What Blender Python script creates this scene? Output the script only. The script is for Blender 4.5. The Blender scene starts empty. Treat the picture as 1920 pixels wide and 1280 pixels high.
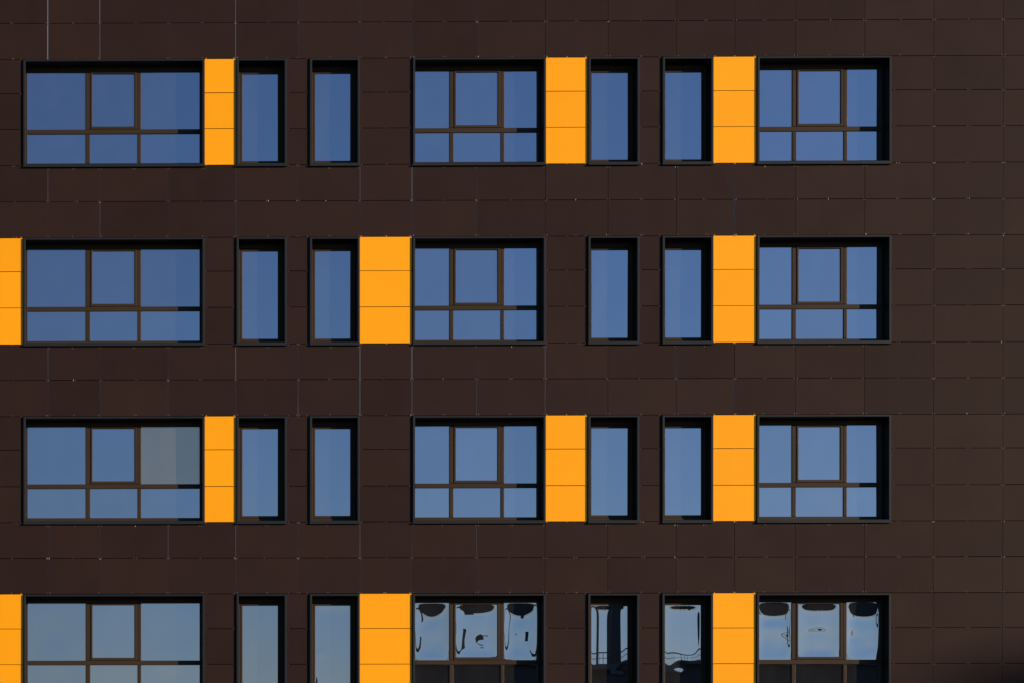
import bpy, bmesh, math, random
from mathutils import Vector, Euler

random.seed(11)
scene = bpy.context.scene
col = scene.collection

# ------------------------------------------------------------------ camera
cam_data = bpy.data.cameras.new('camera')
cam = bpy.data.objects.new('camera', cam_data)
col.objects.link(cam)
cam.location = (0.0, -33.0, 1.6)
cam.rotation_mode = 'XYZ'
cam.rotation_euler = (math.pi / 2 - 3.59921633e-03, 4.38815485e-04, 8.95306290e-03)
cam_data.sensor_width = 36.0
cam_data.lens = 61.357
cam_data.shift_x = 0.440423
cam_data.shift_y = 0.486125
cam_data.clip_start = 0.5
cam_data.clip_end = 3000
scene.camera = cam

# ------------------------------------------------------------------ sky and sun
SUN_AZ = math.radians(61.5)      # away from the facade normal, to the right
SUN_EL = math.radians(13.2)
sun_dir = Vector((math.sin(SUN_AZ) * math.cos(SUN_EL), -math.cos(SUN_AZ) * math.cos(SUN_EL), math.sin(SUN_EL)))

world = bpy.data.worlds.new('World')
scene.world = world
world.use_nodes = True
wn = world.node_tree
wn.nodes.clear()
sky = wn.nodes.new('ShaderNodeTexSky')
sky.sky_type = 'NISHITA'
sky.sun_disc = False
sky.sun_elevation = SUN_EL
sky.sun_rotation = math.atan2(sun_dir.x, sun_dir.y)
sky.altitude = 0
sky.air_density = 1.35
sky.dust_density = 0.2
sky.ozone_density = 6.6
bg = wn.nodes.new('ShaderNodeBackground')
bg.inputs['Strength'].default_value = 0.12
wo = wn.nodes.new('ShaderNodeOutputWorld')
wn.links.new(sky.outputs[0], bg.inputs[0])
wn.links.new(bg.outputs[0], wo.inputs[0])

sun_data = bpy.data.lights.new('sun', 'SUN')
sun_data.energy = 5.0
sun_data.angle = math.radians(0.53)
sun_data.color = (1.0, 0.83, 0.62)
sun = bpy.data.objects.new('sun', sun_data)
col.objects.link(sun)
sun.location = (40, -40, 40)
sun.rotation_euler = (-sun_dir).to_track_quat('-Z', 'Y').to_euler()

vs = scene.view_settings
vs.view_transform = 'Standard'
vs.look = 'None'
vs.exposure = 0.35
vs.gamma = 1.0
vs.use_curve_mapping = False
scene.cycles.max_bounces = 8
scene.cycles.glossy_bounces = 4

# ------------------------------------------------------------------ measures
# facade measures are in hundredths of a metre: u to the right, v downwards
def interp(x, xs, ys):
    if x <= xs[0]:
        return ys[0]
    for a, b, c, d in zip(xs, xs[1:], ys, ys[1:]):
        if x <= b:
            return c + (d - c) * (x - a) / (b - a)
    return ys[-1]

def X(u):
    return (u + interp(u, (90.5, 442.5, 1022.5, 1377.8, 1750), (-4.1, -1.78, 0.89, 1.31, 1.91)) - 140) / 100.0

def Z(v):
    return (1565 - v - interp(v, (35.6, 372.6, 708, 1044.5), (1.75, 0.87, 1.17, 0.71))) / 100.0 + 1.6

# ------------------------------------------------------------------ materials
def new_mat(name):
    m = bpy.data.materials.new(name)
    m.use_nodes = True
    nt = m.node_tree
    return m, nt, nt.nodes['Principled BSDF']

def coat_mat(name, rgb, rough, var=0.10, grain=0.12, spec=0.5, bump=0.02, per_object=True, metallic=0.0, streak=0.0):
    """painted sheet: per-piece tone, fine grain, faint vertical weather streaks, bump"""
    m, nt, p = new_mat(name)
    L = nt.links.new
    tc = nt.nodes.new('ShaderNodeNewGeometry')
    n1 = nt.nodes.new('ShaderNodeTexNoise'); n1.inputs['Scale'].default_value = 160; n1.inputs['Detail'].default_value = 3
    n2 = nt.nodes.new('ShaderNodeTexNoise'); n2.inputs['Scale'].default_value = 1.3; n2.inputs['Detail'].default_value = 4
    L(tc.outputs['Position'], n1.inputs['Vector']); L(tc.outputs['Position'], n2.inputs['Vector'])
    mp = nt.nodes.new('ShaderNodeMapping'); mp.inputs['Scale'].default_value = (9, 9, 0.55)
    n3 = nt.nodes.new('ShaderNodeTexNoise'); n3.inputs['Scale'].default_value = 1.0; n3.inputs['Detail'].default_value = 5
    L(tc.outputs['Position'], mp.inputs['Vector']); L(mp.outputs[0], n3.inputs['Vector'])
    def lin(sock, a, b):
        q = nt.nodes.new('ShaderNodeMapRange'); q.inputs['From Min'].default_value = 0.25; q.inputs['From Max'].default_value = 0.75
        q.inputs['To Min'].default_value = a; q.inputs['To Max'].default_value = b; q.clamp = False
        L(sock, q.inputs['Value']); return q.outputs[0]
    def mul(a, b):
        q = nt.nodes.new('ShaderNodeMath'); q.operation = 'MULTIPLY'; L(a, q.inputs[0]); L(b, q.inputs[1]); return q.outputs[0]
    f = mul(lin(n1.outputs[0], 1 - grain, 1 + grain), lin(n2.outputs[0], 1 - grain * .6, 1 + grain * .6))
    if streak:
        f = mul(f, lin(n3.outputs[0], 1 - streak, 1 + streak))
    if per_object:
        oi = nt.nodes.new('ShaderNodeObjectInfo')
        q = nt.nodes.new('ShaderNodeMapRange'); q.inputs['To Min'].default_value = 1 - var; q.inputs['To Max'].default_value = 1 + var
        L(oi.outputs['Random'], q.inputs['Value'])
        f = mul(f, q.outputs[0])
    mx = nt.nodes.new('ShaderNodeVectorMath'); mx.operation = 'SCALE'; mx.inputs[0].default_value = rgb
    L(f, mx.inputs['Scale'])
    L(mx.outputs[0], p.inputs['Base Color'])
    rr = lin(n2.outputs[0], rough - 0.05, rough + 0.05)
    L(rr, p.inputs['Roughness'])
    p.inputs['Specular IOR Level'].default_value = spec
    p.inputs['Metallic'].default_value = metallic
    if bump:
        b = nt.nodes.new('ShaderNodeBump'); b.inputs['Strength'].default_value = bump; b.inputs['Distance'].default_value = 0.01
        L(n1.outputs[0], b.inputs['Height']); L(b.outputs[0], p.inputs['Normal'])
    return m

M = {}
M['brown'] = coat_mat('brown_panel_coating', (0.0272, 0.0146, 0.0126), 0.52, var=0.10, grain=0.12, spec=0.055, bump=0.06, streak=0.03)
M['yellow'] = coat_mat('orange_panel_coating', (0.95, 0.362, 0.005), 0.55, var=0.03, grain=0.03, spec=0.12, bump=0.02, streak=0.008)
M['surround'] = coat_mat('anthracite_sheet', (0.0165, 0.018, 0.022), 0.45, var=0.06, grain=0.10, spec=0.16, bump=0.03)
M['reveal_shade'] = coat_mat('painted_reveal_shade', (0.006, 0.006, 0.007), 0.6, var=0.0, grain=0.10, spec=0.15, bump=0.0, per_object=False)  # deep shade of the window reveals, put into a near-black colour
M['frame'] = coat_mat('dark_window_profile', (0.041, 0.027, 0.018), 0.5, var=0.06, grain=0.12, spec=0.09, bump=0.03)
M['rail'] = coat_mat('galvanised_rail', (0.24, 0.24, 0.26), 0.45, var=0.0, grain=0.15, spec=0.5, bump=0.0, per_object=False, metallic=0.2)
M['clip'] = coat_mat('brown_fixing_clip', (0.16, 0.10, 0.075), 0.4, var=0.0, grain=0.3, spec=0.5, bump=0.0, per_object=False)
M['clip_glint'] = coat_mat('glint_fixing_clip', (0.50, 0.40, 0.30), 0.35, var=0.0, grain=0.3, spec=0.5, bump=0.0, per_object=False)  # sun glints on some clips, put into a pale colour
M['clip_orange'] = coat_mat('orange_fixing_clip', (0.72, 0.27, 0.01), 0.4, var=0.0, grain=0.1, spec=0.4, bump=0.0, per_object=False)
M['core'] = coat_mat('black_membrane', (0.010, 0.008, 0.008), 0.8, var=0.0, grain=0.1, spec=0.2, bump=0.0, per_object=False)
M['roof'] = coat_mat('grey_roofing', (0.12, 0.12, 0.12), 0.8, per_object=False, spec=0.2)
M['render_grey'] = coat_mat('grey_brown_render', (0.07, 0.065, 0.065), 0.85, per_object=False, spec=0.2, streak=0.08)
M['render_pale'] = coat_mat('pale_render', (0.40, 0.37, 0.33), 0.85, per_object=False, spec=0.2, streak=0.06)
M['steel'] = coat_mat('painted_steel', (0.05, 0.05, 0.052), 0.5, per_object=False, spec=0.4)
M['asphalt'] = coat_mat('asphalt', (0.05, 0.05, 0.052), 0.9, per_object=False, spec=0.2)

def glass_mat(name, refl, tint, dust, dust_rgb=(0.9, 0.8, 0.7), rough=0.0):
    """solar-control glazing: coated mirror-like front over a dark room, with a thin film of dust"""
    m, nt, p = new_mat(name)
    nt.nodes.remove(p)
    out = nt.nodes['Material Output']
    L = nt.links.new
    gl = nt.nodes.new('ShaderNodeBsdfGlossy'); gl.inputs['Roughness'].default_value = rough
    gl.inputs['Color'].default_value = (*tint, 1)
    df = nt.nodes.new('ShaderNodeBsdfDiffuse')
    geo = nt.nodes.new('ShaderNodeNewGeometry')
    mp = nt.nodes.new('ShaderNodeMapping'); mp.inputs['Scale'].default_value = (2.2, 2.2, 1.1)
    nz = nt.nodes.new('ShaderNodeTexNoise'); nz.inputs['Scale'].default_value = 1.4; nz.inputs['Detail'].default_value = 6
    L(geo.outputs['Position'], mp.inputs['Vector']); L(mp.outputs[0], nz.inputs['Vector'])
    fine = nt.nodes.new('ShaderNodeTexNoise'); fine.inputs['Scale'].default_value = 90; fine.inputs['Detail'].default_value = 2
    L(geo.outputs['Position'], fine.inputs['Vector'])
    add = nt.nodes.new('ShaderNodeMath'); add.operation = 'MULTIPLY'
    L(nz.outputs[0], add.inputs[0]); L(fine.outputs[0], add.inputs[1])
    mr = nt.nodes.new('ShaderNodeMapRange'); mr.inputs['From Min'].default_value = 0.10; mr.inputs['From Max'].default_value = 0.40
    mr.inputs['To Min'].default_value = dust * 0.6; mr.inputs['To Max'].default_value = dust * 1.5
    L(add.outputs[0], mr.inputs['Value'])
    sc = nt.nodes.new('ShaderNodeVectorMath'); sc.operation = 'SCALE'; sc.inputs[0].default_value = dust_rgb
    L(mr.outputs[0], sc.inputs['Scale']); L(sc.outputs[0], df.inputs['Color'])
    fr = nt.nodes.new('ShaderNodeLayerWeight'); fr.inputs['Blend'].default_value = 0.25
    oi = nt.nodes.new('ShaderNodeObjectInfo')
    vr = nt.nodes.new('ShaderNodeMapRange'); vr.inputs['To Min'].default_value = refl * 0.95; vr.inputs['To Max'].default_value = refl * 1.05
    L(oi.outputs['Random'], vr.inputs['Value'])
    mf = nt.nodes.new('ShaderNodeMath'); mf.operation = 'MULTIPLY_ADD'; mf.inputs[1].default_value = 0.35
    L(fr.outputs['Fresnel'], mf.inputs[0]); L(vr.outputs[0], mf.inputs[2])
    gs = nt.nodes.new('ShaderNodeVectorMath'); gs.operation = 'SCALE'; gs.inputs[0].default_value = tint
    L(mf.outputs[0], gs.inputs['Scale']); L(gs.outputs[0], gl.inputs['Color'])
    ad = nt.nodes.new('ShaderNodeAddShader')
    L(gl.outputs[0], ad.inputs[0]); L(df.outputs[0], ad.inputs[1])
    L(ad.outputs[0], out.inputs['Surface'])
    return m

M['glass'] = glass_mat('coated_glass', 0.47, (1.0, 0.81, 0.93), 0.011)
M['glass_hazy'] = glass_mat('hazy_glass', 0.56, (1.0, 0.66, 0.56), 0.022, (0.98, 0.80, 0.74), 0.22)

# ------------------------------------------------------------------ mesh helpers
class MB:
    def __init__(self):
        self.v = []; self.f = []; self.s = []
    def box(self, x0, x1, y0, y1, z0, z1):
        n = len(self.v)
        self.v += [(x0, y0, z0), (x1, y0, z0), (x1, y1, z0), (x0, y1, z0), (x0, y0, z1), (x1, y0, z1), (x1, y1, z1), (x0, y1, z1)]
        self.f += [tuple(n + i for i in q) for q in ((0, 3, 2, 1), (4, 5, 6, 7), (0, 1, 5, 4), (1, 2, 6, 5), (2, 3, 7, 6), (3, 0, 4, 7))]
    def ring(self, o, i, y0, y1):
        """rectangular ring o = (x0, x1, z0, z1) outside, i inside, from y0 (front) to y1 (back), mitred"""
        n = len(self.v)
        def corners(r, y): return [(r[0], y, r[2]), (r[1], y, r[2]), (r[1], y, r[3]), (r[0], y, r[3])]
        self.v += corners(o, y0) + corners(i, y0) + corners(o, y1) + corners(i, y1)
        for k in range(4):
            j = (k + 1) % 4
            self.f += [(n + k, n + j, n + 4 + j, n + 4 + k), (n + 8 + k, n + 12 + k, n + 12 + j, n + 8 + j),
                       (n + k, n + 8 + k, n + 8 + j, n + j), (n + 4 + k, n + 4 + j, n + 12 + j, n + 12 + k)]
    def bar(self, a, b, r, sides=6):
        a = Vector(a); b = Vector(b); d = (b - a).normalized()
        s = d.orthogonal().normalized(); t = d.cross(s); n = len(self.v)
        for p in (a, b):
            for k in range(sides):
                w = 2 * math.pi * k / sides
                self.v.append(tuple(p + r * (math.cos(w) * s + math.sin(w) * t)))
        for k in range(sides):
            j = (k + 1) % sides
            self.f.append((n + k, n + j, n + sides + j, n + sides + k))
        self.f += [tuple(n + k for k in reversed(range(sides))), tuple(n + sides + k for k in range(sides))]
    def mesh(self, name, mat, bevel=0.0):
        me = bpy.data.meshes.new(name)
        me.from_pydata(self.v, [], self.f)
        if bevel:
            bm = bmesh.new(); bm.from_mesh(me)
            bmesh.ops.recalc_face_normals(bm, faces=bm.faces)
            ed = [e for e in bm.edges if len(e.link_faces) == 2 and e.calc_face_angle(0) > 0.5]
            bmesh.ops.bevel(bm, geom=ed, offset=bevel, segments=1, affect='EDGES', clamp_overlap=True)
            bm.to_mesh(me); bm.free()
        me.materials.append(M[mat])
        me.update()
        return me
    def build(self, name, mat, parent=None, kind=None, label=None, bevel=0.0):
        return link(name, self.mesh(name, mat, bevel), parent, kind, label)

def link(name, me, parent=None, kind=None, label=None):
    o = bpy.data.objects.new(name, me)
    col.objects.link(o)
    if parent is not None: o.parent = parent
    if kind: o['kind'] = kind
    if label: o['label'] = label
    return o

def thing(name, loc, label, cat):
    o = bpy.data.objects.new(name, None)
    o.location = loc
    col.objects.link(o)
    o['label'] = label; o['category'] = cat
    return o

# ------------------------------------------------------------------ the ground
g = MB()
g.v = [(-1500, -1500, 0), (1500, -1500, 0), (1500, 1500, 0), (-1500, 1500, 0)]; g.f = [(0, 1, 2, 3)]
g.build('ground', 'asphalt', kind='structure')

# ------------------------------------------------------------------ the building
office = thing('office_building', (0, 0, 0), 'dark brown panelled building with orange panels and rows of blue reflecting windows', 'building')

ROWV = [-100, -32, 35.6, 104, 168, 236, 304.5, 372.6, 440.7, 504.5, 572.5, 641, 708, 776.5, 840, 909, 977, 1044.5, 1112, 1177.7, 1245, 1313, 1381]
SEAMU = [-168, -38, 90.5, 188.2, 315.8, 442.5, 559.5, 675.8, 773.2, 894.5, 1022.5, 1140.2, 1268.5, 1377.8, 1491.8, 1621, 1750, 1880, 2010]
FLOORS = [(104, 304.5), (440.7, 641), (776.5, 977), (1112, 1313)]
WINDOWS = [(43.8, 384, 'wide'), (443.5, 538, 'narrow'), (581, 674.8, 'narrow'), (774, 1023, 'triple'), (1102.5, 1198.4, 'narrow'), (1241.6, 1337, 'narrow'), (1419, 1669.8, 'triple')]
PIERS = [(-100, 43.8), (384, 443.5), (538, 581), (674.8, 774), (1023, 1102.5), (1198.4, 1241.6), (1337, 1419), (1669.8, 1750), (1750, 1880), (1880, 2010)]
YELLOW = {(0, 1), (0, 4), (0, 6), (1, 0), (1, 3), (1, 6), (2, 1), (2, 4), (2, 6), (3, 0), (3, 3), (3, 6)}

# shared unit sheet, scaled to each panel
def unit_panel(mat):
    m = MB(); b = 0.0
    m.box(-0.5, 0.5, 0, 1, -0.5, 0.5)
    return m.mesh('panel', mat)
PANEL = {'brown': unit_panel('brown'), 'yellow': unit_panel('yellow')}
PT = 0.006

def panel(u0, u1, v0, v1, mat='brown', gl=0.3, gr=0.3, gap=0.5):
    """one facade sheet between seams; gl, gr, gap are half widths of the joints in cm"""
    x0, x1 = X(u0) + gl / 100, X(u1) - gr / 100
    z1, z0 = Z(v0) - gap / 100, Z(v1) + gap / 100
    o = link('panel', PANEL[mat], office, label='bright orange panel' if mat == 'yellow' else None)
    o.location = ((x0 + x1) / 2, random.uniform(-0.0010, 0.0010), (z0 + z1) / 2)
    o.scale = (x1 - x0, PT, z1 - z0)
    o.rotation_euler = (random.uniform(-0.0010, 0.0010), random.gauss(0, 0.0004), random.uniform(-0.0010, 0.0010))
    return o

# joints between neighbouring sheets of the plain bands: wider, open ones towards the left
WIDE = {(90.5, -32): 1.4, (90.5, 35.6): 1.9, (188.2, -32): 1.2, (188.2, 35.6): 0.8, (442.5, -32): 0.9, (442.5, 35.6): 0.9,
        (675.8, 641): 1.3, (675.8, 708): 1.4, (773.2, 641): 1.5, (773.2, 708): 1.1, (773.2, 304.5): 1.1, (773.2, 372.6): 0.6,
        (675.8, 304.5): 0.8, (90.5, 641): 0.9, (442.5, 641): 1.0, (442.5, 708): 0.9, (188.2, 372.6): 0.9, (90.5, 304.5): 0.7,
        (315.8, 977): 0.8, (442.5, 977): 0.9, (442.5, 1044.5): 0.9, (675.8, 977): 0.8, (675.8, 1044.5): 0.8, (894.5, 641): 0.8,
        (894.5, 708): 0.9, (894.5, 304.5): 0.8, (1022.5, 641): 0.8, (1022.5, 708): 0.9, (1268.5, 641): 0.8, (1377.8, 372.6): 1.0,
        (1377.8, 708): 0.7, (1377.8, 304.5): 0.6, (442.5, 304.5): 0.9, (442.5, 372.6): 0.9, (315.8, 708): 0.7, (559.5, 708): 0.7}
BANDS = [(v0, v1) for v0, v1 in zip(ROWV, ROWV[1:]) if not any(a <= v0 and v1 <= b for a, b in FLOORS)]
rails = MB()
def jit(): return random.uniform(-0.12, 0.12)
for v0, v1 in BANDS:
    gaps = []
    for u in SEAMU:
        base = 0.22 if u < 1000 else 0.42
        gaps.append(WIDE[(u, v0)] * (0.95 if v0 < 100 else 0.72) if (u, v0) in WIDE else base + random.uniform(-0.08, 0.22))
    for i, (u0, u1) in enumerate(zip(SEAMU, SEAMU[1:])):
        panel(u0, u1, v0, v1, 'brown', gaps[i] / 2 + 0.08, gaps[i + 1] / 2 + 0.08, 0.58 + jit())
    for u in SEAMU[1:-1]:
        if u > 1000 and (u, v0) not in WIDE: continue
        rails.box(X(u) - 0.02, X(u) + 0.02, 0.0036, 0.0095, Z(v1) + 0.004, Z(v0) - 0.004)
for f, (a, b) in enumerate(FLOORS):
    vs_ = [v for v in ROWV if a <= v <= b]
    for v0, v1 in zip(vs_, vs_[1:]):
        for k, (u0, u1) in enumerate(PIERS):
            if k in (7, 8, 9):
                panel(u0, u1, v0, v1, 'brown', 0.28, 0.28, 0.58 + jit())
            else:
                panel(u0 + 0.2, u1 - 0.9, v0, v1, 'yellow' if (f, k) in YELLOW else 'brown', 0.28, 0.28, 0.58 + jit())
rails.build('seam_rails', 'rail', office, kind='stuff')

# sheets beyond the picture, left, right, above and below
outer = MB()
def sheet(u0, u1, v0, v1):
    outer.box(X(u0) + 0.003, X(u1) - 0.003, 0.0, PT, Z(v1) + 0.004, Z(v0) - 0.004)
ALLV = [-236, -168, -100] + ROWV[1:] + [1448, 1514, 1581, 1648, 1722]
for v0, v1 in zip(ALLV, ALLV[1:]):
    inside = v0 >= ROWV[0] and v1 <= ROWV[-1]
    floor_row = any(a <= v0 and v1 <= b for a, b in FLOORS)
    left_end = (-100 if floor_row else -168) if inside else 2010
    us = [-686, -557, -427, -298, -168] + ([-100] if floor_row and inside else [])
    for u0, u1 in zip(us, us[1:]): sheet(u0, u1, v0, v1)
    for u0, u1 in zip([2010, 2140, 2270, 2400], [2140, 2270, 2400, 2530]): sheet(u0, u1, v0, v1)
    if not inside:
        for u0, u1 in zip(SEAMU, SEAMU[1:]): sheet(u0, u1, v0, v1)
outer.build('outer_cladding', 'brown', office, kind='stuff')

# wall behind the sheets, open at the windows
core = MB()
YC0, YC1 = 0.040, 0.45
def cbox(u0, u1, v0, v1): core.box(X(u0), X(u1), YC0, YC1, Z(v1), Z(v0))
edges = [-236] + [e for fl in FLOORS for e in fl] + [1722]
for v0, v1 in zip(edges[::2], edges[1::2]):
    cbox(-686, 2530, v0 + (3 if v0 > 0 else 0), v1 + 1)
for a, b in FLOORS:
    xs_ = [-686] + [e for w in WINDOWS for e in (w[0], w[1])] + [2530]
    for u0, u1 in zip(xs_[::2], xs_[1::2]):
        core.box(X(u0), X(u1), YC0, YC1, Z(b + 3), Z(a + 1))
core.box(X(-686), X(2530), 0.46, 14.0, 0.0, Z(-236))
core.build('backing_wall', 'core', office)
par = MB(); par.box(X(-686) - 0.02, X(2530) + 0.02, -0.05, 14.05, Z(-236), Z(-236) + 0.12)
par.build('parapet_cap', 'surround', office)

# ------------------------------------------------------------------ windows
YF, YG = 0.215, 0.236          # front of the profile, glass

def pane_mesh(w, h, amp, n, px, pz, nx, ny, skew=0.0, dents=()):
    """glass pane with a bowed front (amp in metres, inwards), flat back and rim"""
    v = []; f = []
    for j in range(ny + 1):
        tz = -1 + 2 * j / ny
        for i in range(nx + 1):
            tx = -1 + 2 * i / nx
            bow = (1 - abs(tx) ** px) ** 2 * (1 - abs(tz) ** pz) ** 2
            bow *= 1 + skew * tx + n * tz
            y = amp * bow
            edge = (1 - abs(tx) ** 8) * (1 - abs(tz) ** 8)
            for (dx, dz, da, dr, sq) in dents:
                y += edge * da * math.exp(-(((tx - dx) * w / 2 / sq) ** 2 + ((tz - dz) * h / 2) ** 2) / (dr * dr))
            v.append((tx * w / 2, y, tz * h / 2))
    k = len(v)
    v += [(-w / 2, 0.024, -h / 2), (w / 2, 0.024, -h / 2), (w / 2, 0.024, h / 2), (-w / 2, 0.024, h / 2)]
    for j in range(ny):
        for i in range(nx):
            a = j * (nx + 1) + i
            f.append((a, a + 1, a + nx + 2, a + nx + 1))
    nsm = len(f)
    v += [(-w / 2, 0, -h / 2), (w / 2, 0, -h / 2), (w / 2, 0, h / 2), (-w / 2, 0, h / 2)]
    f += [(k, k + 3, k + 2, k + 1), (k, k + 1, k + 5, k + 4), (k + 1, k + 2, k + 6, k + 5), (k + 2, k + 3, k + 7, k + 6), (k + 3, k, k + 4, k + 7)]
    me = bpy.data.meshes.new('pane')
    me.from_pydata(v, [], f)
    me.polygons.foreach_set('use_smooth', [i < nsm for i in range(len(f))])
    return me

# strongly bowed units of the lowest row: (window, pane) -> amp mm, tilt share, powers, skew
BOW = {(3, 0): (7.5, 0.40, 4.5, 5.0, 0.0), (3, 1): (6.0, 0.35, 5, 7.5, 0.1), (3, 2): (7.5, 0.40, 4.5, 5.4, -0.1),
       (4, 0): (3.1, 0.30, 8, 14, 0.0), (5, 0): (3.0, 0.25, 6, 14, 0.0),
       (6, 0): (9.5, 0.40, 5, 4.8, 0.1), (6, 1): (6.0, 0.20, 4.5, 8, 0.0), (6, 2): (10.0, 0.40, 5, 4.8, 0.0),
       (2, 0): (1.6, 0.2, 8, 14, 0.0)}

DENTS = {(3, 0): [(0.0, 0.42, 0.0026, 0.13, 1.0)], (3, 1): [(0.0, 0.62, 0.0016, 0.075, 2.2)],
         (3, 2): [(0.0, 0.44, 0.0028, 0.14, 1.1), (-0.75, 0.1, 0.0014, 0.16, 0.6)],
         (6, 0): [(0.0, 0.40, 0.0034, 0.17, 1.3)], (6, 1): [(0.0, -0.75, 0.0015, 0.10, 2.0)], (6, 2): [(0.0, 0.38, 0.0036, 0.18, 1.3), (-0.7, -0.2, 0.0016, 0.09, 0.8)]}

def add_pane(win, u0, u1, v0, v1, y, f, wi, pi, mat='glass', label=None):
    """u, v relative to the opening's corner (metres / 100) -> placed under the window"""
    w, h = (u1 - u0) / 100, (v1 - v0) / 100
    if f == 3 and (wi, pi) in BOW:
        a, n, px, pz, sk = BOW[(wi, pi)]
        rnd = random.Random(wi * 17 + pi * 5 + 3)
        dents = []
        for q in range(6 if wi == 6 else 3):
            dz = rnd.uniform(-0.9, -0.1 if wi in (4, 5) or (wi, pi) == (3, 1) else 0.3)
            dents.append((rnd.uniform(-0.9, 0.9), dz, (0.5 if wi in (4, 5) else 1) * rnd.choice((-1, 1)) * rnd.uniform(0.4, 0.9 + 0.9 * max(0, dz + 0.5)) / 1000,
                          rnd.uniform(0.07, 0.14), rnd.uniform(0.8, 1.9)))
        dents += DENTS.get((wi, pi), [])
        me = pane_mesh(w, h, a / 1000, n, px, pz, 44, 64, sk, dents)
    else:
        a = random.uniform(0.6, 2.0) * (w * h + 0.3) / 1000 * (0.25 if f == 3 and wi == 3 or f == 3 and wi == 6 else 1)
        me = pane_mesh(w, h, a, random.uniform(-.2, .2), 2, 2, 8, 8)
    me.materials.append(M[mat])
    o = link('pane', me, win, label=label)
    o.location = ((u0 + u1) / 200, y, -(v0 + v1) / 200)
    t = 0.0 if f == 3 and wi >= 3 else 0.004
    o.rotation_euler = (random.uniform(-t, t), 0, random.uniform(-t, t))
    return o

def make_window(f, wi, u0, u1, kind):
    a, b = FLOORS[f]
    x0, x1, z1, z0 = X(u0), X(u1), Z(a + 1.0), Z(b + 3.2)
    W_, H_ = x1 - x0, z1 - z0
    # origin at the top left corner of the clear opening
    L_, T_, R_, B_ = 0.040, 0.035, 0.042, 0.052
    win = bpy.data.objects.new('window', None)
    win.parent = office; win.location = (x0 + L_, 0, z1 - T_)
    col.objects.link(win)
    w, h = (W_ - L_ - R_) * 100, (H_ - T_ - B_) * 100          # clear opening, cm
    def r(au, bu, av, bv): return (au / 100, bu / 100, -bv / 100, -av / 100)
    m = MB()
    o_, i_ = (-L_, W_ - L_, -(H_ - T_), T_), r(0, w, 0, h)
    m.ring(o_, i_, -0.030, 0.30)
    m.build('surround', 'surround', win, bevel=0.004)
    m = MB(); m.ring(i_, (i_[0] + 0.004, i_[1] - 0.004, i_[2] + 0.004, i_[3] - 0.004), -0.022, YF - 0.001)
    m.build('reveal_shade_ring', 'reveal_shade', win)  # added ring, its black colour stands for the shade inside the reveal
    # sill drip edge: a thin lip under the surround
    s = MB(); s.box(-L_ - 0.004, W_ - L_ + 0.004, -0.040, 0.0, -(H_ - T_) - 0.006, -(H_ - T_) + 0.010)
    s.build('sill', 'surround', win)
    if kind == 'narrow':
        gl = (10, w - 10, 15.2, h - 14.0)
        fm = MB(); fm.ring(r(0.02, w - 0.02, 0.02, h - 0.02), r(5.2, w - 5.2, 9.5, h - 8.5), YF, YF + 0.07)
        fm.build('frame', 'frame', win, bevel=0.007)
        sm = MB(); sm.ring(r(5.25, w - 5.25, 9.55, h - 8.55), r(*gl), YF + 0.010, YF + 0.065)
        sm.build('sash', 'frame', win, bevel=0.009)
        add_pane(win, gl[0] - 1, gl[1] + 1, gl[2] - 1, gl[3] + 1, YG, f, wi, 0)
        return
    top, bot = 10.3, h - 10.5
    t0, t1 = 119.0, 127.6
    if kind == 'triple':
        ml = (w - 172.2, w - 163.8); mr_ = (w - 75, w - 67.8); e = 5.0
    else:
        ml = (113.4, 122.6); mr_ = (w - 121.8, w - 114.6); e = 3.6
    fm = MB()
    fm.ring(r(0.02, w - 0.02, 0.02, h - 0.02), r(e, w - e, top, bot), YF, YF + 0.07)
    fm.build('frame', 'frame', win, bevel=0.007)
    tm = MB(); q = r(e, w - e, t0, t1); tm.box(q[0], q[1], YF + 0.001, YF + 0.068, q[2], q[3]); tm.build('transom', 'frame', win, bevel=0.005)
    for (c0, c1) in (ml, mr_):
        mm = MB()
        q = r(c0, c1, top, t0); mm.box(q[0], q[1], YF + 0.002, YF + 0.066, q[2], q[3])
        q = r(c0, c1, t1, bot); mm.box(q[0], q[1], YF + 0.002, YF + 0.066, q[2], q[3])
        mm.build('mullion', 'frame', win, bevel=0.010)
    sm = MB(); so = (ml[1] + 0.1, mr_[0] - 0.1, top + 0.1, t0 - 0.1); sg = (ml[1] + 4.4, mr_[0] - 6.0, top + 3.4, t0 - 5.4)
    sm.ring(r(*so), r(*sg), YF - 0.006, YF + 0.06); sm.build('sash', 'frame', win, bevel=0.009)
    hazy = (f == 2 and wi == 0)
    p = 1.0
    add_pane(win, e - p, ml[0] + p, top - p, t0 + p, YG, f, wi, 0)
    add_pane(win, sg[0] - p, sg[1] + p, sg[2] - p, sg[3] + p, YG - 0.004, f, wi, 1)
    add_pane(win, mr_[1] - p, w - e + p, top - p, t0 + p, YG, f, wi, 2, 'glass_hazy' if hazy else 'glass', 'dull grey hazy pane' if hazy else None)
    add_pane(win, e - p, ml[0] + p, t1 - p, bot + p, YG, f, wi, 3)
    add_pane(win, ml[1] - p, mr_[0] + p, t1 - p, bot + p, YG, f, wi, 4)
    add_pane(win, mr_[1] - p, w - e + p, t1 - p, bot + p, YG, f, wi, 5)

for f in range(4):
    for wi, (u0, u1, kind) in enumerate(WINDOWS):
        make_window(f, wi, u0, u1, kind)

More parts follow.
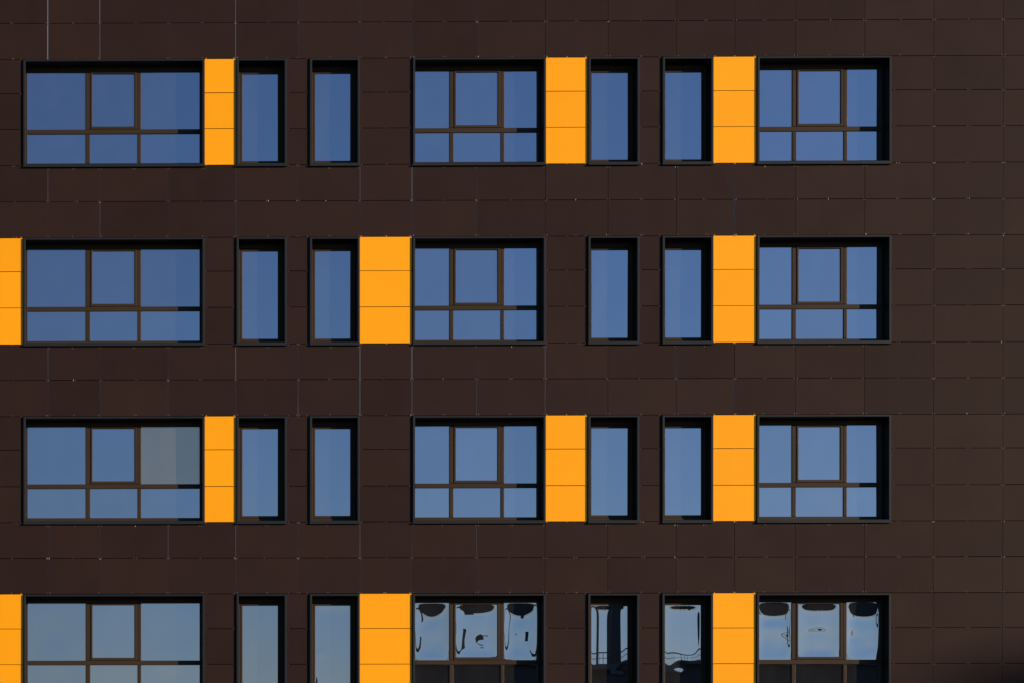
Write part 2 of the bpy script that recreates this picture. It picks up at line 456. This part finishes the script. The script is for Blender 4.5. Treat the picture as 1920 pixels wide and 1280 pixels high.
# ------------------------------------------------------------------ fixing clips along the joints
clips, pale, orange = MB(), MB(), MB()
def clip(m, u, v, wu=0.9, hv=2.6, y=-0.0035):
    x, z = X(u), Z(v)
    m.box(x - wu / 200, x + wu / 200, y, 0.003, z - hv / 200, z + hv / 200)
def free(u, v):
    return not any(w[0] - 2 < u < w[1] + 2 and a - 0.5 < v < b + 4 for a, b in FLOORS for w in WINDOWS)
for v in ROWV[1:-1]:
    inner = any(a + 2 < v < b - 2 for a, b in FLOORS)
    top = [fi for fi, (a, b) in enumerate(FLOORS) if abs(v - a) < 1]
    low = [fi for fi, (a, b) in enumerate(FLOORS) if abs(v - b) < 1]
    us = []
    for k, (u0, u1) in enumerate(zip(SEAMU, SEAMU[1:])):
        mid = (u0 + u1) / 2 + random.uniform(-4, 4)
        us += [(u0 - 2.6, 0), (u0 + 2.6, 0), (mid - 2, 1)] + ([(mid + 2, 1)] if random.random() < 0.6 else [])
    if not inner:
        for u, kind in us:
            if random.random() < 0.12: continue
            uu = u + random.uniform(-0.6, 0.6)
            dv = -1.5 if top else (1.0 if low else 0)
            if top and not free(uu, v + 1): dv = -2.0
            elif low and not free(uu, v): dv = 7.0
            m = pale if random.random() < 0.07 else clips
            clip(m, uu, v + dv, random.uniform(0.5, 1.0), random.uniform(1.6, 3.0))
        for u in SEAMU[1:]:
            if random.random() < 0.55 and free(u, v + 3) and free(u, v):
                clip(pale if random.random() < 0.28 else clips, u, v + 1.6, 1.5, 1.0)
    for k, (u0, u1) in enumerate(PIERS[:7]):
        fi = next((i for i, (a, b) in enumerate(FLOORS) if a - 1 <= v <= b + 1), None)
        if fi is None: continue
        yel = (fi, k) in YELLOW
        m = orange if yel else clips
        pts = [u0 + 3, u1 - 4.5] + ([(u0 + u1) / 2] if u1 - u0 > 75 else [])
        for u in pts:
            dv = -0.6 if top else 0.2
            clip(m, u + random.uniform(-.5, .5), v + dv, 1.0 if yel else 0.7, 3.0 if (yel and top) else 2.0)
    if inner:
        for u in (1750, 1880):
            for du in (-2.6, 2.6): clip(clips, u + du, v, 0.7, 2.0)
            if random.random() < 0.7: clip(pale if random.random() < 0.25 else clips, u, v + 1.5, 1.3, 1.0)
        for u in (1813, 1817, 1676): clip(clips, u, v, 0.7, 2.0)
clips.build('fixing_clips', 'clip', office, kind='stuff')
pale.build('glint_fixing_clips', 'clip_glint', office, kind='stuff')  # randomly picked clips, coloured pale as painted glints
orange.build('orange_fixing_clips', 'clip_orange', office, kind='stuff')

# ------------------------------------------------------------------ the block across the street, seen only as a reflection
RH, RX0, RX1, RY = 10.75, 16.6, 70.0, -60.0
block = thing('opposite_block', (RX0, RY, 0), 'low dark block with a railed roof mirrored in the lowest windows', 'building')
def lb(x0, x1, y0, y1, z0, z1):
    m = MB(); m.box(x0, x1, y0, y1, z0, z1); return m
lb(0, RX1 - RX0, -14, 0, 0, RH - 0.25).build('wall', 'render_grey', block)
lb(-0.3, RX1 - RX0 + 0.3, -14.3, 0.3, RH - 0.25, RH).build('roof', 'roof', block)
rl = MB()
n = 0
x = 0.1
while x < RX1 - RX0:
    rl.bar((x, 0.1, RH - 0.02), (x, 0.1, RH + 0.62), 0.013, 5)
    x += 0.2
rl.bar((0, 0.1, RH + 0.62), (RX1 - RX0, 0.1, RH + 0.62), 0.036, 5)
rl.bar((0, 0.1, RH + 0.32), (RX1 - RX0, 0.1, RH + 0.32), 0.018, 5)
rl.build('railing', 'steel', block)
for cx, cw, ch in ((12.6, 0.8, 3.1), (6.3, 1.1, 2.2), (31.5, 0.8, 1.5)):
    m = lb(cx - cw / 2, cx + cw / 2, -1.6, -0.7, RH, RH + ch)
    m.box(cx - cw / 2 - 0.08, cx + cw / 2 + 0.08, -1.68, -0.62, RH + ch, RH + ch + 0.1)
    m.build('chimney', 'render_grey', block)
for fl in range(3):
    for k in range(16):
        wx = 1.6 + k * 3.2
        m = lb(wx, wx + 1.5, -0.02, 0.03, 1.0 + fl * 3.3, 2.6 + fl * 3.3)
        m.build('window', 'steel', block)

# ------------------------------------------------------------------ the tall block far to the right whose roof corner shades the wall's lower right
spot = Vector((X(1765), 0, Z(1280)))
far = spot + sun_dir * 150
tower = thing('apartment_tower', (far.x, far.y, 0), 'tall pale apartment tower standing far to the right of the street', 'building')
def tb(x0, x1, y0, y1, z0, z1, name, mat):
    m = MB(); m.box(x0, x1, y0, y1, z0, z1); return m.build(name, mat, tower)
tb(0, 17, 0, 12, 0, far.z - 0.3, 'wall', 'render_pale')
tb(-0.3, 17.3, -0.3, 12.3, far.z - 0.3, far.z, 'roof', 'roof')
for fl in range(7):
    for k in range(5):
        tb(0.6 + k * 3.3, 2.1 + k * 3.3, 11.98, 12.03, 1.2 + fl * 3.2, 2.7 + fl * 3.2, 'window', 'steel')
